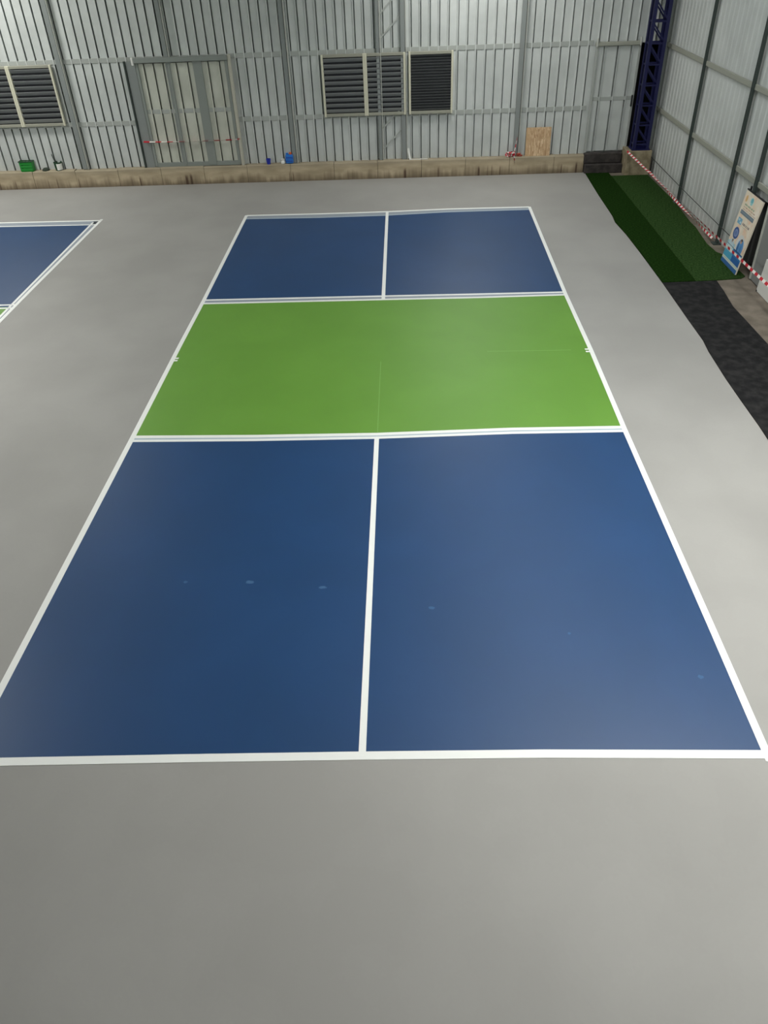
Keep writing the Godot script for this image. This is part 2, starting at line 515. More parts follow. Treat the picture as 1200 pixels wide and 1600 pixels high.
func pickleball_court(called: String, label: String, cx: float, main: bool):
	var t := thing(called, label, "sports court", Vector3(cx, 0, 0))
	var y := 0.002
	for s in [[-3.02, 0.0], [0.0, 3.02]]:
		obj("service_area", rect(s[0], -4.56, s[1], -0.03, 0.0, y), m.blue, t)
		obj("service_area", rect(s[0], -13.4, s[1], -8.80, 0.0, y), m.blue, t)
	obj("kitchen_zone", rect(-3.02, -8.80, 3.02, -4.56, 0.0, y), m.green, t, Vector3.ZERO, "bright green middle zone")
	var l := 0.0042
	if main:
		obj("sideline", strip([Vector2(-3.055, 0.03), Vector2(-3.03, -4.5), Vector2(-3.03, -7.1), Vector2(-3.018, -8.84), Vector2(-3.033, -13.49)], 0.064, 0.0, l), m.line, t)
		obj("sideline", strip([Vector2(3.03, 0.03), Vector2(3.03, -1.2), Vector2(3.02, -4.6), Vector2(3.032, -6.7), Vector2(3.015, -8.8), Vector2(3.05, -13.53)], 0.062, 0.0, l), m.line, t)
		obj("baseline", strip([Vector2(-3.02, 0.012), Vector2(-1.29, -0.017), Vector2(0.01, -0.033), Vector2(1.38, -0.044), Vector2(3.0, -0.03)], 0.072, 0.0, l - 0.0006), m.line, t)
		obj("kitchen_line", strip([Vector2(-3.0, -4.61), Vector2(-1.48, -4.575), Vector2(0.01, -4.57), Vector2(1.66, -4.63), Vector2(3.0, -4.625)], 0.06, 0.0, l - 0.0006), m.line, t)
		obj("kitchen_line", strip([Vector2(-3.0, -4.52), Vector2(-1.48, -4.49), Vector2(0.01, -4.49), Vector2(1.66, -4.545), Vector2(3.0, -4.54)], 0.05, 0.0, l - 0.0008), m.line, t)
		obj("line_ghost_strip", strip([Vector2(-3.0, -4.565), Vector2(-1.48, -4.53), Vector2(0.01, -4.53), Vector2(1.66, -4.59), Vector2(3.0, -4.58)], 0.09, 0.0, l - 0.0014), m.ghost_band, t)  # added band for the shake ghost that doubles the line
		obj("kitchen_line", strip([Vector2(-3.0, -8.885), Vector2(0.01, -8.868), Vector2(1.62, -8.852), Vector2(3.0, -8.846)], 0.055, 0.0, l - 0.0006), m.line, t)
		obj("kitchen_line", strip([Vector2(-3.0, -8.74), Vector2(0.01, -8.727), Vector2(1.62, -8.715), Vector2(3.0, -8.736)], 0.055, 0.0, l - 0.0008), m.line, t)
		obj("line_ghost_strip", strip([Vector2(-3.0, -8.81), Vector2(0.01, -8.8), Vector2(1.62, -8.785), Vector2(3.0, -8.79)], 0.13, 0.0, l - 0.0014), m.ghost_band_grey, t)
		obj("baseline", strip([Vector2(-3.03, -13.475), Vector2(-1.43, -13.45), Vector2(0.01, -13.463), Vector2(1.32, -13.53), Vector2(3.05, -13.512)], 0.075, 0.0, l - 0.0006), m.line, t)
		obj("baseline", strip([Vector2(-3.0, -13.25), Vector2(-1.41, -13.2), Vector2(0.01, -13.22), Vector2(1.30, -13.33), Vector2(3.02, -13.34)], 0.045, 0.0, l - 0.0008), m.ghost_band, t)
		obj("line_ghost_strip", strip([Vector2(-3.0, -13.36), Vector2(-1.42, -13.33), Vector2(0.01, -13.34), Vector2(1.31, -13.43), Vector2(3.03, -13.43)], 0.2, 0.0, l - 0.0014), m.ghost_band_grey, t)
		obj("centre_line", strip([Vector2(0.012, -0.02), Vector2(0.011, -4.5)], 0.056, 0.0, l), m.line, t)
		obj("centre_line", strip([Vector2(0.012, -8.72), Vector2(0.01, -13.46)], 0.06, 0.0, l), m.line, t)
		for s in [-1.0, 1.0]:
			for dz in [-0.045, 0.03]:
				obj("net_mark", rect(minf(s * 3.02, s * 2.95), -6.72 + dz, maxf(s * 3.02, s * 2.95), -6.68 + dz, 0.0, l - 0.0004), m.line, t)
		obj("chalk_line", strip([Vector2(0.018, -6.5), Vector2(0.018, -4.62)], 0.008, 0.0, 0.0024), m.chalk, t)
		obj("chalk_line", strip([Vector2(1.55, -6.745), Vector2(2.75, -6.732)], 0.010, 0.0, 0.0024), m.chalk, t)
		var r := RandomNumberGenerator.new()
		r.seed = 77
		for p in [[-1.774, -1.97], [-1.15, -1.96], [-0.433, -1.875], [0.59, -1.59], [1.784, -1.257], [2.767, -0.763]]:
			var poly := PackedVector2Array()
			var ax := r.randf_range(0.02, 0.05)
			var az := r.randf_range(0.015, 0.035)
			for k in 10:
				var a := TAU * k / 10
				var q := r.randf_range(0.55, 1.0)
				poly.append(Vector2(p[0] + cos(a) * ax * q, p[1] + sin(a) * az * q))
			obj("scuff", slab(poly, 0.0, 0.0022), m.smudge, t)
	else:
		for s in [-1, 1]:
			obj("sideline", strip([Vector2(s * 3.03, 0.03), Vector2(s * 3.03, -9.6), Vector2(s * 3.06, -13.5)], 0.06, 0.0, l), m.line, t)
			obj("sideline", strip([Vector2(s * 2.955, -8.0), Vector2(s * 2.93, -13.3)], 0.045, 0.0, l - 0.0006), m.line, t)
			obj("line_ghost_strip", strip([Vector2(s * 2.99, -8.0), Vector2(s * 2.98, -13.4)], 0.11, 0.0, l - 0.0014), m.ghost_band_grey, t)
		for z in [0.0, -13.42]: obj("baseline", strip([Vector2(-3.05, z - 0.09), Vector2(0, z - 0.05), Vector2(3.08, z)], 0.07, 0.0, l), m.line, t)
		obj("baseline", strip([Vector2(-3.05, -13.26), Vector2(0, -13.22), Vector2(3.04, -13.14)], 0.05, 0.0, l - 0.0006), m.line, t)
		obj("line_ghost_strip", strip([Vector2(-3.05, -13.38), Vector2(0, -13.34), Vector2(3.04, -13.28)], 0.22, 0.0, l - 0.0014), m.ghost_band_grey, t)
		for z in [-4.57, -8.89, -8.75]: obj("kitchen_line", strip([Vector2(-3.03, z), Vector2(3.0, z)], 0.05, 0.0, l - 0.0006), m.line, t)
		obj("centre_line", strip([Vector2(0, -0.02), Vector2(0, -4.55)], 0.056, 0.0, l), m.line, t)
		obj("centre_line", strip([Vector2(0, -8.8), Vector2(0, -13.4)], 0.056, 0.0, l), m.line, t)

# ------------------------------------------------------------------ the scene
func _ready():
	# camera, sky, light, exposure
	var cam := Camera3D.new()
	cam.name = "camera"
	add_child(cam)
	cam.position = Vector3(0.4036, 5.0033, 3.3588)
	cam.rotation_order = EULER_ORDER_YXZ
	cam.rotation = Vector3(-0.664373, 0.043589, -0.042081)
	cam.keep_aspect = Camera3D.KEEP_HEIGHT
	cam.fov = 67.8746
	cam.near = 0.05
	cam.far = 400.0
	cam.current = true

	var env := Environment.new()
	env.background_mode = Environment.BG_SKY
	var sky := Sky.new()
	var pm := ProceduralSkyMaterial.new()
	pm.sky_top_color = Color(0.88, 0.90, 0.91)
	pm.sky_horizon_color = Color(0.90, 0.91, 0.91)
	pm.ground_bottom_color = Color(0.45, 0.45, 0.43)
	pm.ground_horizon_color = Color(0.75, 0.76, 0.76)
	pm.sky_energy_multiplier = 1.85
	sky.sky_material = pm
	env.sky = sky
	env.tonemap_mode = Environment.TONE_MAPPER_LINEAR
	env.tonemap_exposure = 1.0
	env.sdfgi_enabled = true
	env.ssao_enabled = true
	env.ssil_enabled = true
	var we := WorldEnvironment.new()
	we.name = "world"
	we.environment = env
	add_child(we)

	make_materials()
	fill_lamp(Vector3(1.8, 5.4, -14.4), Vector2(1.2, 1.2), 11.0, "added square fill light hung above the far right of the main court")
	fill_lamp(Vector3(-9.3, 5.7, -14.0), Vector2(1.2, 1.2), 23.0, "added square fill light hung above the far end of the neighbouring court")
	fill_lamp(Vector3(-9.6, 5.4, -5.2), Vector2(1.2, 1.2), 52.0, "added square fill light hung above the middle of the neighbouring court")
	fill_lamp(Vector3(4.0, 6.9, -1.6), Vector2(1.2, 1.2), 50.0, "added square fill light hung above the near right corner of the main court")

	build_shell()
	build_floor()
	build_back_wall()
	build_right_wall()
	build_corner()
	build_small_things()

func build_shell():
	var ceiling := structure("ceiling")
	# a long open skylight over the right half of the court
	for p in [[LEFT - 0.4, SKY_X0, BACK - 0.4, FRONT + 0.4], [SKY_X1, SIDE + 0.4, BACK - 0.4, FRONT + 0.4], [SKY_X0, SKY_X1, BACK - 0.4, SKY_Z0], [SKY_X0, SKY_X1, SKY_Z1, FRONT + 0.4]]:
		obj("roof_sheet", box_mesh(Vector3(p[1] - p[0], 0.15, p[3] - p[2]), 0.0, Vector3((p[0] + p[1]) * 0.5, ROOF + 0.075, (p[2] + p[3]) * 0.5)), m.roof, ceiling)
	var wl := structure("wall_left")
	obj("panel", box_mesh(Vector3(0.2, ROOF, FRONT - BACK), 0.0, Vector3(LEFT - 0.1, ROOF * 0.5, (FRONT + BACK) * 0.5)), m.backing, wl)
	var wf := structure("wall_front")
	obj("panel", box_mesh(Vector3(SIDE - LEFT + 0.6, ROOF, 0.2), 0.0, Vector3((SIDE + LEFT) * 0.5, ROOF * 0.5, FRONT + 0.1)), m.backing, wf)

func build_floor():
	var fl := structure("floor")
	obj("concrete_slab", rect(LEFT - 0.2, BACK - 0.2, SIDE + 0.25, FRONT + 0.2, -0.3, -0.004), m.concrete, fl)
	var edge := PackedVector2Array([Vector2(LEFT, -16.1), Vector2(4.70, -16.1), Vector2(4.70, -15.95), Vector2(4.656, -14.22), Vector2(4.64, -12.75), Vector2(4.605, -12.35), Vector2(4.65, -11.6), Vector2(4.675, -10.6), Vector2(4.69, -9.17), Vector2(4.682, -7.65), Vector2(4.685, -6.95), Vector2(4.652, -6.58), Vector2(4.627, -5.75), Vector2(4.626, -5.14), Vector2(4.63, -4.6), Vector2(4.62, -4.2), Vector2(4.63, -1.0), Vector2(4.6, FRONT), Vector2(LEFT, FRONT)])
	obj("painted_surface", slab(edge, -0.004, 0.0), m.grey_paint, fl)
	pickleball_court("pickleball_court", "large blue and green court with white lines filling the middle of the grey floor", 0.0, true)
	pickleball_court("pickleball_court", "blue court corner with double white lines beside the left edge of the grey floor", -9.27, false)
	# soft ground along the right wall
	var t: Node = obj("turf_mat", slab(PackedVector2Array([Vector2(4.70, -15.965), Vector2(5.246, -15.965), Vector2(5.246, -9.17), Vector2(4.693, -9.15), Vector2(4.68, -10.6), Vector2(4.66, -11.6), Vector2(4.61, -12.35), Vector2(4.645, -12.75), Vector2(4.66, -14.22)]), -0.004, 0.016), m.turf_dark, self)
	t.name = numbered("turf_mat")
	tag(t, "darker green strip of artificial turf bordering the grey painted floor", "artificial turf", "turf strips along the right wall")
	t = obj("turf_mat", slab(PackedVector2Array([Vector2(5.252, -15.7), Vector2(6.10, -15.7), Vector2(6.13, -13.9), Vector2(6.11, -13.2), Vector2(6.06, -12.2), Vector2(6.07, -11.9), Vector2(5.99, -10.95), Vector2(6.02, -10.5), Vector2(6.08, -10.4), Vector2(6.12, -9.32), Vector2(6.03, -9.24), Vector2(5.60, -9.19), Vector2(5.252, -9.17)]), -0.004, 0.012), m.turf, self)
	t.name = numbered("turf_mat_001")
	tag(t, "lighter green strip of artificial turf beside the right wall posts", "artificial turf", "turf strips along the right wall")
	t = obj("rubber_mat", slab(PackedVector2Array([Vector2(4.695, -9.14), Vector2(5.25, -9.155), Vector2(5.60, -9.17), Vector2(5.57, -8.7), Vector2(5.51, -8.1), Vector2(5.53, -7.5), Vector2(5.55, -6.73), Vector2(5.52, -5.5), Vector2(5.56, -3.0), Vector2(5.54, 1.0), Vector2(4.635, 1.0), Vector2(4.635, -1.0), Vector2(4.625, -4.2), Vector2(4.635, -4.6), Vector2(4.631, -5.14), Vector2(4.632, -5.75), Vector2(4.657, -6.58), Vector2(4.69, -6.95), Vector2(4.687, -7.65)]), -0.004, 0.006), m.rubber, self)
	tag(t, "dusty black rubber matting between the grey floor and bare concrete", "rubber mat")

func build_back_wall():
	var wall := structure("wall_back")
	obj("backing", box_mesh(Vector3(5.66 - LEFT, ROOF, 0.14), 0.0, Vector3((5.66 + LEFT) * 0.5, ROOF * 0.5, BACK - 0.205)), m.backing, wall)
	obj("backing", box_mesh(Vector3(SIDE + 0.2 - 5.66, ROOF - 2.62, 0.14), 0.0, Vector3((5.66 + SIDE + 0.2) * 0.5, (ROOF + 2.62) * 0.5, BACK - 0.205)), m.backing, wall)
	# a dark recess behind the corner column
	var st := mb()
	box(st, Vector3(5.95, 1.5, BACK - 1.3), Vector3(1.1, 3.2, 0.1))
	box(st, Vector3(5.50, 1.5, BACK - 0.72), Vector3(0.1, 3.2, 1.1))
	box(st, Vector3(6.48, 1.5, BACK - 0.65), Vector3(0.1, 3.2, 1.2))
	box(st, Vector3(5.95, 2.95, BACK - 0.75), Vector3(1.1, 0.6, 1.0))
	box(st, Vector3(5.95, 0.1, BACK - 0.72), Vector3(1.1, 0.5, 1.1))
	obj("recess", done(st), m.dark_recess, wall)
	# ribbed sheets, five seams each
	var pitch := 0.2065
	var five := swept_sheet(seam_profile(5, pitch), 0.30, ROOF)
	var x := -8.1 - pitch * 0.5 - 7.0 * 5.0 * pitch
	while x + 5.0 * pitch < 5.5:
		obj("sheet_panel", five, m.sheet, wall, Vector3(x, 0, BACK))
		x += 5.0 * pitch
	obj("sheet_panel", swept_sheet(seam_profile(2, pitch), 0.30, ROOF), m.sheet, wall, Vector3(x, 0, BACK))
	x += 2.0 * pitch
	obj("sheet_panel", swept_sheet(seam_profile(3, (SIDE - x) / 3.0), 2.62, ROOF), m.sheet, wall, Vector3(x, 0, BACK))
	# flat rails between the seams
	for y in [1.36, 2.645]:
		obj("girt", box_mesh(Vector3(4.6 - LEFT, 0.095, 0.016), 0.003, Vector3((4.6 + LEFT) * 0.5, y, BACK + 0.009)), m.girt, wall)
	# upright channels
	for p in [[-7.36, 0.115], [-4.90, 0.10], [-2.24, 0.10], [-0.16, 0.075], [0.395, 0.10], [3.03, 0.10]]:
		st = mb()
		var w: float = p[1]
		box(st, Vector3(0, (ROOF + KERB_TOP) * 0.5, 0.062), Vector3(w, ROOF - KERB_TOP, 0.05), 0.006)
		obj("post", done(st), m.post, wall, Vector3(p[0], 0, BACK))
		st = mb()
		box(st, Vector3(w * 0.5 + 0.022, (ROOF + KERB_TOP) * 0.5, 0.07), Vector3(0.016, ROOF - KERB_TOP, 0.075), 0.003)
		obj("post_flange", done(st), m.flange, wall, Vector3(p[0], 0, BACK))
	# bars standing in for a lattice shadow between the two middle posts
	var y := 0.62
	var up := true
	while y < 6.6:
		st = mb()
		var a := Vector3(-0.11, y if up else y + 0.40, BACK + 0.048)
		var b := Vector3(0.33, y + 0.40 if up else y, BACK + 0.048)
		if y < 1.2 or y > 2.6:
			bar(st, a, b, 0.03, 0.008, 0.002, Vector3.BACK)
			obj("lattice_shadow_bar", done(st), m.girt, wall)
		y += 0.45
	# concrete kerb in blocks
	var kerb := structure("baseboard_back")
	var kx := LEFT
	var rnd := RandomNumberGenerator.new()
	rnd.seed = 21
	while kx < 4.6:
		var w := 1.05
		var x1 := minf(kx + w, 4.66)
		var jut := rnd.randf_range(-0.006, 0.006)
		var top := KERB_TOP + rnd.randf_range(-0.008, 0.008)
		st = mb()
		var u0 := (kx - LEFT) / 20.7
		var u1 := (x1 - LEFT) / 20.7
		var f := KERB_FRONT + jut
		var e := 0.004
		quad(st, Vector3(kx + e, -0.004, f + 0.015), Vector3(x1 - e, -0.004, f + 0.015), Vector3(x1 - e, top - 0.02, f), Vector3(kx + e, top - 0.02, f), Vector3.BACK, Vector2(u0, 1), Vector2(u1, 1), Vector2(u1, 0.06), Vector2(u0, 0.06))
		quad(st, Vector3(kx + e, top - 0.02, f), Vector3(x1 - e, top - 0.02, f), Vector3(x1 - e, top, f - 0.02), Vector3(kx + e, top, f - 0.02), Vector3(0, 0.7, 0.7), Vector2(u0, 0.06), Vector2(u1, 0.06), Vector2(u1, 0.02), Vector2(u0, 0.02))
		quad(st, Vector3(kx + e, top, f - 0.02), Vector3(x1 - e, top, f - 0.02), Vector3(x1 - e, top, BACK - 0.03), Vector3(kx + e, top, BACK - 0.03), Vector3.UP, Vector2(u0, 0.02), Vector2(u1, 0.02), Vector2(u1, 0.0), Vector2(u0, 0.0))
		for s in [[kx + e, -1], [x1 - e, 1]]:
			quad(st, Vector3(s[0], -0.004, f + 0.015), Vector3(s[0], top - 0.02, f), Vector3(s[0], top, BACK - 0.03), Vector3(s[0], -0.004, BACK - 0.03), Vector3(s[1], 0, 0), Vector2(u0, 1), Vector2(u0, 0.06), Vector2(u0, 0), Vector2(u0, 1))
		obj("kerb_block", done(st), m.kerb, kerb)
		kx = x1
	# louvers
	louver(-9.51, -8.56, 10, m.slat, "louver vent cut by the left picture edge, beside the one above the green basket")
	louver(-8.56, -7.55, 10, m.slat, "wide-slatted grey louver vent above the green basket, its right edge by a post")
	louver(-1.44, -0.46, 10, m.slat, "wide-slatted louver vent, left one of the three vents in the middle of the back wall")
	louver(-0.46, 0.45, 11, m.slat, "middle vent of the three, crossed by the upright grey posts")
	louver(0.52, 1.52, 20, m.slat_dark, "fine-slatted dark louver vent, right one of the three on the back wall")
	# wide sliding door
	var d := structure("door_1", "pale cream ribbed sliding door hung on a rail in the back wall")
	var dz := BACK + 0.085
	var panels := [[-5.56, -4.90], [-4.84, -4.32], [-4.12, -3.60]]
	for k in 3:
		var a: float = panels[k][0]
		var b: float = panels[k][1]
		obj("door_panel", swept_sheet(seam_profile(3 if k == 0 else 2, (b - a) / (3.0 if k == 0 else 2.0)), 0.47, 2.56), m.cream_sheet, d, Vector3(a, 0, dz))
	for p in [[-5.59, 0.06], [-4.87, 0.06], [-4.22, 0.20], [-3.565, 0.07]]:
		obj("stile", box_mesh(Vector3(p[1], 2.2, 0.06), 0.006, Vector3(p[0], 1.51, dz + 0.005)), m.door_frame, d)
	for p in [[1.59, 0.09, -0.01, m.girt], [0.44, 0.10, 0.012, m.door_frame]]:
		obj("rail", box_mesh(Vector3(2.06, p[1], 0.03), 0.004, Vector3(-4.58, p[0], dz + p[2])), p[3], d)
	obj("track", box_mesh(Vector3(2.12, 0.10, 0.11), 0.01, Vector3(-4.58, 2.63, dz + 0.02)), m.door_frame, d)
	obj("jamb", box_mesh(Vector3(0.07, 2.32, 0.10), 0.015, Vector3(-3.49, 1.53, dz + 0.005)), m.beige_post, d)
	obj("door_shade_plate", box_mesh(Vector3(0.21, 2.24, 0.02), 0.004, Vector3(-5.735, 1.50, dz - 0.002)), m.post, d)  # grey plate standing in for the shaded sheet beside the door
	obj("door_shadow_bar", box_mesh(Vector3(0.035, 2.24, 0.07), 0.004, Vector3(-5.87, 1.50, dz)), m.post_dark, d)  # dark bar drawn as the shadow line left of the door
	obj("bracket", box_mesh(Vector3(0.05, 0.16, 0.05), 0.012, Vector3(-5.66, 2.62, dz + 0.06)), m.white_plastic, d)
	# narrow door by the corner
	d = structure("door_2", "narrow grey ribbed sliding door beside the blue corner column")
	obj("door_panel", swept_sheet(seam_profile(3, 0.296, true), 0.45, 2.60), m.sheet, d, Vector3(4.70, 0, dz))
	for p in [4.68, 5.61]: obj("stile", box_mesh(Vector3(0.05, 2.2, 0.06), 0.006, Vector3(p, 1.51, dz + 0.005)), m.girt, d)
	obj("rail", box_mesh(Vector3(0.9, 0.08, 0.025), 0.004, Vector3(5.145, 1.55, dz - 0.005)), m.girt, d)
	obj("track", box_mesh(Vector3(1.0, 0.075, 0.10), 0.012, Vector3(5.13, 2.63, dz + 0.03)), m.girt_side, d)
	for p in [4.66, 5.60]: obj("bracket", box_mesh(Vector3(0.035, 0.17, 0.05), 0.01, Vector3(p, 2.66, dz + 0.07)), m.flange, d)
	obj("handle", box_mesh(Vector3(0.03, 0.24, 0.05), 0.01, Vector3(5.585, 1.5, dz + 0.06)), m.black, d)

func build_right_wall():
	var wall := structure("wall_right")
	# backing slabs round the half-open door
	var leaf_end := -6.6
	var bx := SIDE + 0.16
	for p in [[BACK - 0.2, -9.86, 0.0, ROOF], [-9.86, -9.24, 1.16, ROOF], [-9.24, FRONT + 0.2, 0.0, ROOF]]:
		obj("backing", box_mesh(Vector3(0.14, p[3] - p[2], p[1] - p[0]), 0.0, Vector3(bx, (p[2] + p[3]) * 0.5, (p[0] + p[1]) * 0.5)), m.backing, wall)
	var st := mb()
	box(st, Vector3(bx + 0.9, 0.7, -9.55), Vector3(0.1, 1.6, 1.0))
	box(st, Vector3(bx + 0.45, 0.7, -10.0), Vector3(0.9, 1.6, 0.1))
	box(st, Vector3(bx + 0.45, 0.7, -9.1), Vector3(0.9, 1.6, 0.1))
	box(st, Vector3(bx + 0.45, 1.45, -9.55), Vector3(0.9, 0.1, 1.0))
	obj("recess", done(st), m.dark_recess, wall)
	# ribbed sheets; the sweep runs along z with its ribs towards the room
	var pitch := 0.2125
	var turn := Basis(Vector3.UP, -PI / 2)
	var place := func(mesh: Mesh, z: float):
		var o := obj("sheet_panel", mesh, m.sheet_side, wall, Vector3(SIDE, 0, z))
		o.basis = turn
	var full := swept_sheet(soft_profile(5, pitch), 0.0, ROOF)
	var z := -16.25
	while z < -10.0:
		place.call(full, z)
		z += 5.0 * pitch
	var upper := swept_sheet(soft_profile(5, pitch), 1.16, ROOF)
	while z < leaf_end - 0.9:
		place.call(upper, z)
		z += 5.0 * pitch
	place.call(swept_sheet(soft_profile(2, (leaf_end - z) / 2.0), 0.0, ROOF), z)
	z = leaf_end
	while z < FRONT - 1.1:
		place.call(full, z)
		z += 5.0 * pitch
	# horizontal rails
	for y in [1.33, 2.58]:
		obj("girt", box_mesh(Vector3(0.03, 0.085, 9.6), 0.004, Vector3(SIDE - 0.037, y, -11.45)), m.girt_side, wall)
	# paired dark upright channels
	for p in [[-13.52, 0.0], [-10.97, 0.0], [-9.93, 0.0], [-7.4, 0.0]]:
		for s in [-1.0, 1.0]:
			obj("post", box_mesh(Vector3(0.045, ROOF, 0.026), 0.004, Vector3(SIDE - 0.062, ROOF * 0.5, p[0] + s * 0.029)), m.post_dark, wall)
		obj("post_web", box_mesh(Vector3(0.02, ROOF, 0.03), 0.0, Vector3(SIDE - 0.062, ROOF * 0.5, p[0])), m.post, wall)
		obj("post_foot", box_mesh(Vector3(0.14, 0.02, 0.16), 0.004, Vector3(SIDE - 0.08, 0.006, p[0])), m.post_dark, wall)
	# half-open door behind the banner
	var d := structure("door_3", "flat grey door leaf with a pale edge beside the leaning banner")
	obj("door_leaf", box_mesh(Vector3(0.05, 1.30, 1.5), 0.006, Vector3(SIDE - 0.06, 0.66, -8.42)), m.grey_leaf, d)
	obj("edge_strip", box_mesh(Vector3(0.07, 1.30, 0.05), 0.01, Vector3(SIDE - 0.065, 0.66, -9.2)), m.flange, d)
	# thin cable along the foot of the wall
	st = mb()
	tube(st, between(Vector3(SIDE - 0.128, 0.40, -15.7), Vector3(SIDE - 0.128, 0.36, -10.2), 24, 0.015), 0.007, 6)
	tag(obj("cable", done(st), m.cable, self), "thin dark cable strung low along the right wall behind the barrier tape", "cable")

func build_corner():
	var t := thing("column_plinth", "square beige concrete plinth under the blue lattice column", "plinth", Vector3(5.84, 0, -15.98))
	obj("block", box_mesh(Vector3(0.57, 0.535, 0.52), 0.012, Vector3(0, 0.263, 0)), m.plinth, t)
	# column of four angles with ties and diagonals
	t = thing("lattice_column", "dark blue steel lattice column standing in the corner on a concrete plinth", "column", Vector3(5.865, 0.53, -15.95))
	var hgt := ROOF - 0.53
	var w := 0.15
	for sx in [-1.0, 1.0]:
		for sz in [-1.0, 1.0]:
			var st := mb()
			box(st, Vector3(sx * w, hgt * 0.5, sz * (w - 0.0) + 0.0), Vector3(0.07, hgt, 0.012), 0.002)
			box(st, Vector3(sx * (w + 0.03), hgt * 0.5, sz * (w - 0.03)), Vector3(0.012, hgt, 0.07), 0.002)
			obj("chord", done(st), m.blue_steel, t)
	obj("base_plate", box_mesh(Vector3(0.42, 0.02, 0.40), 0.003, Vector3(0, 0.012, 0)), m.blue_steel, t)
	var y := 0.12
	var k := 0
	while y < hgt - 0.4:
		var st := mb()
		for s in [-1.0, 1.0]:
			bar(st, Vector3(-w, y, s * (w - 0.014)), Vector3(w, y, s * (w - 0.014)), 0.035, 0.01, 0.002, Vector3.BACK)
			bar(st, Vector3(s * (w + 0.016), y, -w), Vector3(s * (w + 0.016), y, w), 0.035, 0.01, 0.002, Vector3.RIGHT)
		obj("tie", done(st), m.blue_steel, t)
		st = mb()
		for s in [-1.0, 1.0]:
			var q := 1.0 if k % 2 == 0 or true else -1.0
			bar(st, Vector3(-w * q, y + 0.38, s * (w - 0.016)), Vector3(w * q, y + 0.02, s * (w - 0.016)), 0.032, 0.01, 0.002, Vector3.BACK)
		obj("diagonal", done(st), m.blue_steel, t)
		y += 0.40
		k += 1
	# corner flashing with bolts
	var tr := structure("trim_1")
	obj("flashing", box_mesh(Vector3(0.10, ROOF - 0.1, 0.02), 0.003, Vector3(SIDE - 0.06, ROOF * 0.5 + 0.04, BACK + 0.09)), m.door_frame, tr)
	# two-tier dark step in front of the narrow door
	t = thing("door_step", "dark brown two-tier step below the narrow door, between kerb and plinth", "step", Vector3(5.10, 0, -16.0))
	obj("lower_tread", box_mesh(Vector3(0.88, 0.20, 0.26), 0.015, Vector3(0.01, 0.100, -0.11)), m.dark_step, t)
	obj("upper_tread", box_mesh(Vector3(0.88, 0.225, 0.17), 0.02, Vector3(-0.01, 0.314, -0.155)), m.dark_step, t)

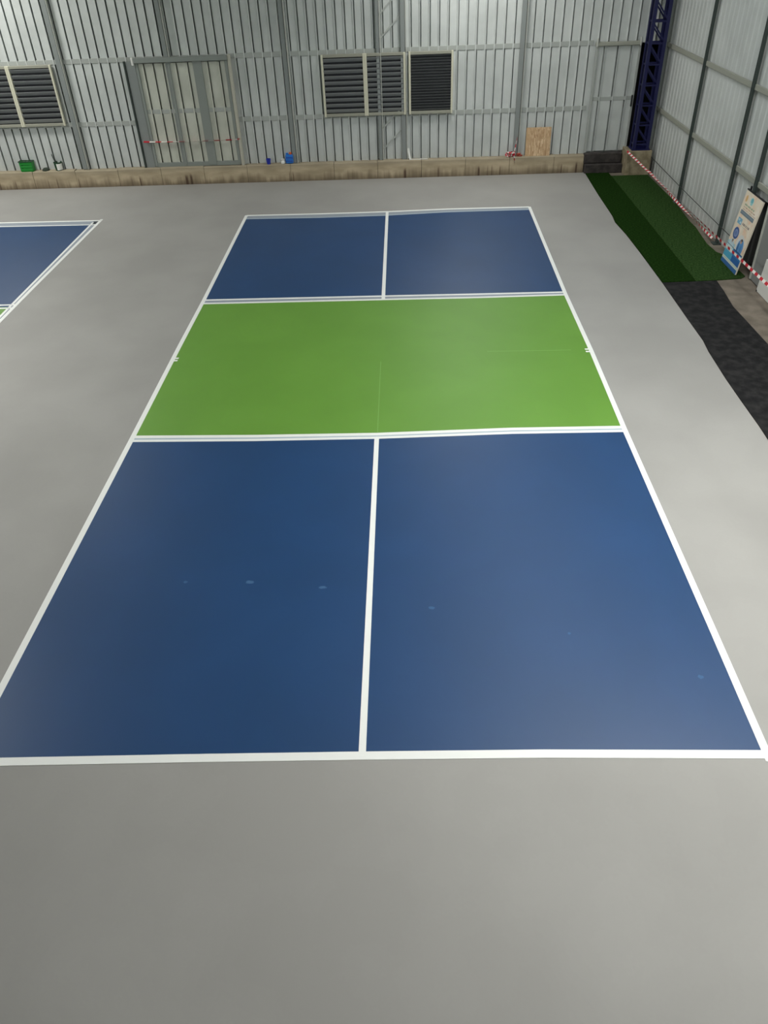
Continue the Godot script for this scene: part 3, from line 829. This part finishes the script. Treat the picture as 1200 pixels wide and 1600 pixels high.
func build_small_things():
	var st: SurfaceTool
	var ledge := KERB_TOP + 0.002
	# leaning advertising banner
	var foot := Vector3(5.97, 0.02, -9.72)
	var high := Vector3(6.135, 1.20, -9.72)
	var long := high - foot
	var t := thing("leaning_banner", "tall cream and blue printed advertising board leaning against the right wall", "banner", foot)
	var upv := long.normalized()
	var basis := Basis(Vector3(0, 0, 1), upv, Vector3(0, 0, 1).cross(upv))
	# face towards the room
	var n := basis.z if basis.z.x < 0 else -basis.z
	st = mb()
	var hw := 0.36
	var L := long.length()
	var front := n * 0.013
	quad(st, Vector3(0, 0, -hw) + front, Vector3(0, 0, hw) + front, Vector3(0, 0, hw) + upv * L + front, Vector3(0, 0, -hw) + upv * L + front, n, Vector2(0, 1), Vector2(1, 1), Vector2(1, 0), Vector2(0, 0))
	obj("printed_face", done(st), m.sign, t)
	st = mb()
	box(st, upv * L * 0.5, Vector3(0.022, L, hw * 2.0 + 0.012), 0.003, Basis(-n, upv, (-n).cross(upv)))
	obj("board", done(st), m.sign_edge, t)
	st = mb()
	box(st, upv * (L + 0.008), Vector3(0.03, 0.02, hw * 2.0 + 0.02), 0.003, Basis(-n, upv, (-n).cross(upv)))
	obj("top_rail", done(st), m.black, t)
	st = mb()
	box(st, Vector3(0.015, 0, -hw + 0.06) + upv * (L + 0.035), Vector3(0.025, 0.07, 0.035), 0.004)
	obj("hook", done(st), m.black, t)
	st = mb()
	box(st, upv * L * 0.5 - n * 0.02 + Vector3(0, 0, 0.01), Vector3(0.016, L * 0.98, hw * 2.0 - 0.03), 0.003, Basis(-n, upv, (-n).cross(upv)))
	obj("gap_shadow_board", done(st), m.black, t)  # black board added as the shadow in the gap behind the banner
	# barrier tape along the right wall
	var a := Vector3(5.553, 0.525, -15.71)
	var b := Vector3(5.80, 0.455, -8.3)
	t = thing("barrier_tape", "red and white striped barrier tape stretched from the plinth past the leaning banner", "tape", a)
	obj("ribbon", ribbon(between(Vector3.ZERO, b + Vector3(0.07, -0.01, 2.0) - a, 90, 0.01), 0.044, 0.35, 0.19, 0.9), m.tape, t)
	st = mb()
	tube(st, [Vector3(0.01, 0.012, -0.04), Vector3(0.0, 0.005, 0.0), Vector3(0.01, -0.02, 0.02)], 0.014, 6)
	obj("knot", done(st), m.tape, t)
	a = Vector3(6.09, 0.11, -15.66)
	b = Vector3(6.09, 0.09, -11.0)
	t = obj("barrier_tape", ribbon(between(a, b, 60, 0.02), 0.045, 1.4, 0.16, 0.5), m.tape, self)
	t.name = numbered("barrier_tape")
	tag(t, "lower slack strand of red and white tape along the foot of the right wall", "tape")
	# tape across the wide door
	t = obj("barrier_tape", ribbon(between(Vector3(-5.78, 0.97, BACK + 0.14), Vector3(-3.48, 0.96, BACK + 0.14), 40, 0.02), 0.06, 0.5, 0.28, 1.2), m.tape, self)
	t.name = numbered("barrier_tape")
	tag(t, "faded red and white tape strung across the wide cream sliding door", "tape")
	# knot of tape on the ledge
	var r := RandomNumberGenerator.new()
	r.seed = 12
	t = thing("tape_tangle", "crumpled tangle of red and white tape on the kerb beside the strand board", "tape", Vector3(2.94, ledge, KERB_FRONT - 0.05))
	for k in 7:
		var pts := []
		var c := Vector3(r.randf_range(-0.14, 0.06), 0.04, r.randf_range(-0.03, 0.03))
		for i in 13:
			var q := TAU * i / 12.0 + k
			pts.append(c + Vector3(cos(q) * r.randf_range(0.04, 0.08), sin(q) * 0.035 + 0.005 + 0.004 * k, sin(q * 2.0) * 0.03))
		obj("loop", ribbon(pts, 0.035, 5.0, 0.11, k), m.tape, t)
	obj("loose_end", ribbon([Vector3(0.04, 0.06, 0.02), Vector3(0.06, 0.03, 0.055), Vector3(0.07, -0.05, 0.066), Vector3(0.08, -0.13, 0.067)], 0.05, 0.5, 0.10, 1.5), m.tape, t)
	obj("loose_end", ribbon(between(Vector3(0.06, 0.05, 0.0), Vector3(0.115, 0.42, -0.02), 10), 0.035, 2.0, 0.15, 1.2), m.tape, t)
	st = mb()
	for k in 5: box(st, Vector3((k % 3) * 0.04 - 0.04, 0.02 + (k / 3) * 0.035, (k % 2) * 0.02), Vector3(0.06, 0.035, 0.06), 0.012, Basis(Vector3.UP, k * 0.7))
	t = obj("broken_brick", done(st), m.red_brown, self, Vector3(3.13, ledge, KERB_FRONT - 0.07))
	tag(t, "small heap of reddish brick rubble on the kerb left of the strand board", "brick")
	# strand board leaning on the wall above the kerb
	t = thing("strand_board", "square pale wooden strand board leaning on the wall above the kerb", "board", Vector3(3.55, ledge, KERB_FRONT - 0.045))
	st = mb()
	box(st, Vector3(0, 0.305, -0.03), Vector3(0.58, 0.61, 0.018), 0.002, Basis(Vector3.RIGHT, -0.10))
	obj("board", done(st), m.osb, t)
	# green basket
	t = thing("green_basket", "bright green plastic basket standing on the left end of the kerb", "basket", Vector3(-8.76, ledge, KERB_FRONT - 0.085))
	st = mb()
	for s in [-1, 1]:
		box(st, Vector3(s * 0.15, 0.12, 0), Vector3(0.012, 0.2, 0.14), 0.003)
		for k in 3: box(st, Vector3(0, 0.05 + k * 0.065, s * 0.07), Vector3(0.30, 0.048, 0.010), 0.003)
		for k in 4: box(st, Vector3(-0.12 + k * 0.08, 0.12, s * 0.068), Vector3(0.016, 0.2, 0.010), 0.002)
	box(st, Vector3(0, 0.012, 0), Vector3(0.30, 0.02, 0.14), 0.004)
	obj("body", done(st), m.green_plastic, t)
	st = mb()
	for s in [-1, 1]:
		box(st, Vector3(0, 0.228, s * 0.076), Vector3(0.34, 0.022, 0.016), 0.005)
		box(st, Vector3(s * 0.163, 0.228, 0), Vector3(0.016, 0.022, 0.15), 0.005)
	obj("rim", done(st), m.green_dark, t, Vector3.ZERO, "dark grey-green rim")
	# dark rag
	st = mb()
	lathe(st, Vector3.ZERO, [Vector2(0.0, 0.0), Vector2(0.09, 0.005), Vector2(0.085, 0.035), Vector2(0.05, 0.06), Vector2(0.0, 0.07)], 9)
	t = obj("folded_rag", done(st), m.rag, self, Vector3(-8.33, ledge, KERB_FRONT - 0.10))
	tag(t, "dark olive rag lying on the kerb between the green basket and paint bucket", "rag")
	# paint bucket with a pale label and a brush
	t = thing("paint_bucket", "dark green paint bucket with a white label on the kerb", "bucket", Vector3(-8.0, ledge, KERB_FRONT - 0.10))
	st = mb()
	lathe(st, Vector3.ZERO, [Vector2(0.0, 0.0), Vector2(0.085, 0.0), Vector2(0.095, 0.17), Vector2(0.10, 0.175), Vector2(0.10, 0.19), Vector2(0.088, 0.19), Vector2(0.085, 0.15), Vector2(0.0, 0.15)], 20)
	obj("bucket_body", done(st), m.green_dark, t)
	st = mb()
	for k in 6:
		var q0 := deg_to_rad(0 + k * 16)
		var q1 := deg_to_rad(0 + (k + 1) * 16)
		quad(st, Vector3(cos(q0) * 0.092, 0.02, sin(q0) * 0.092), Vector3(cos(q1) * 0.092, 0.02, sin(q1) * 0.092), Vector3(cos(q1) * 0.0975, 0.16, sin(q1) * 0.0975), Vector3(cos(q0) * 0.0975, 0.16, sin(q0) * 0.0975), Vector3(cos((q0 + q1) / 2), 0, sin((q0 + q1) / 2)))
	obj("label", done(st), m.white_plastic, t, Vector3.ZERO, "white label")
	st = mb()
	tube(st, [Vector3(-0.03, 0.12, 0), Vector3(-0.07, 0.23, 0.0), Vector3(-0.10, 0.36, -0.01)], 0.010, 6)
	obj("brush_handle", done(st), m.post_dark, t)
	# blue cup
	st = mb()
	lathe(st, Vector3.ZERO, [Vector2(0.0, 0.0), Vector2(0.042, 0.0), Vector2(0.055, 0.11), Vector2(0.058, 0.115), Vector2(0.053, 0.118), Vector2(0.04, 0.01), Vector2(0.0, 0.01)], 18)
	t = obj("blue_cup", done(st), m.blue_deep, self, Vector3(-2.87, ledge, KERB_FRONT - 0.07))
	tag(t, "small deep blue cup on the kerb left of the blue can", "cup")
	# crumpled white bag
	st = mb()
	lathe(st, Vector3.ZERO, [Vector2(0.0, 0.0), Vector2(0.055, 0.004), Vector2(0.06, 0.04), Vector2(0.035, 0.075), Vector2(0.05, 0.10), Vector2(0.02, 0.09), Vector2(0.0, 0.08)], 7)
	t = obj("white_bag", done(st), m.white_plastic, self, Vector3(-2.52, ledge, KERB_FRONT - 0.07))
	tag(t, "crumpled little white bag on the kerb touching the blue can", "bag")
	# blue canister
	t = thing("blue_canister", "light blue plastic canister with an orange cap on the kerb beside a post", "canister", Vector3(-2.36, ledge, KERB_FRONT - 0.08))
	st = mb()
	box(st, Vector3(0, 0.10, 0), Vector3(0.18, 0.20, 0.12), 0.022)
	box(st, Vector3(-0.05, 0.215, 0), Vector3(0.06, 0.04, 0.04), 0.01)
	obj("body", done(st), m.blue_plastic, t)
	st = mb()
	for k in 2: box(st, Vector3(0, 0.06 + k * 0.075, 0.061), Vector3(0.17, 0.014, 0.008), 0.003)
	obj("rib", done(st), m.blue_deep, t)
	st = mb()
	lathe(st, Vector3(0.03, 0.198, 0), [Vector2(0.0, 0.0), Vector2(0.03, 0.0), Vector2(0.03, 0.045), Vector2(0.025, 0.05), Vector2(0.0, 0.05)], 14)
	obj("cap", done(st), m.orange, t)
	# bent white strip on the ledge
	st = mb()
	bar(st, Vector3(0.0, 0.0, 0.02), Vector3(-0.05, 0.24, -0.06), 0.045, 0.012, 0.003)
	bar(st, Vector3(0.0, 0.012, 0.02), Vector3(0.42, 0.012, 0.02), 0.02, 0.012, 0.003)
	t = obj("plastic_strip", done(st), m.white_plastic, self, Vector3(0.535, ledge, KERB_FRONT - 0.06))
	tag(t, "bent pale plastic strip on the kerb under the fine-slatted vent", "strip")
	# white panel standing on the concrete by the right edge
	t = thing("foam_sheet", "white foam sheet leaning on the grey door at the right picture edge", "board", Vector3(6.12, 0.0, -8.40))
	st = mb()
	box(st, Vector3(-0.01, 0.26, 0), Vector3(0.03, 0.52, 0.62), 0.006, Basis(Vector3.BACK, -0.06))
	obj("panel", done(st), m.white_plastic, t)
	for s in [-1, 1]: obj("edge_cap", box_mesh(Vector3(0.04, 0.03, 0.03), 0.006, Vector3(-0.028, 0.012, s * 0.29)), m.black, t)
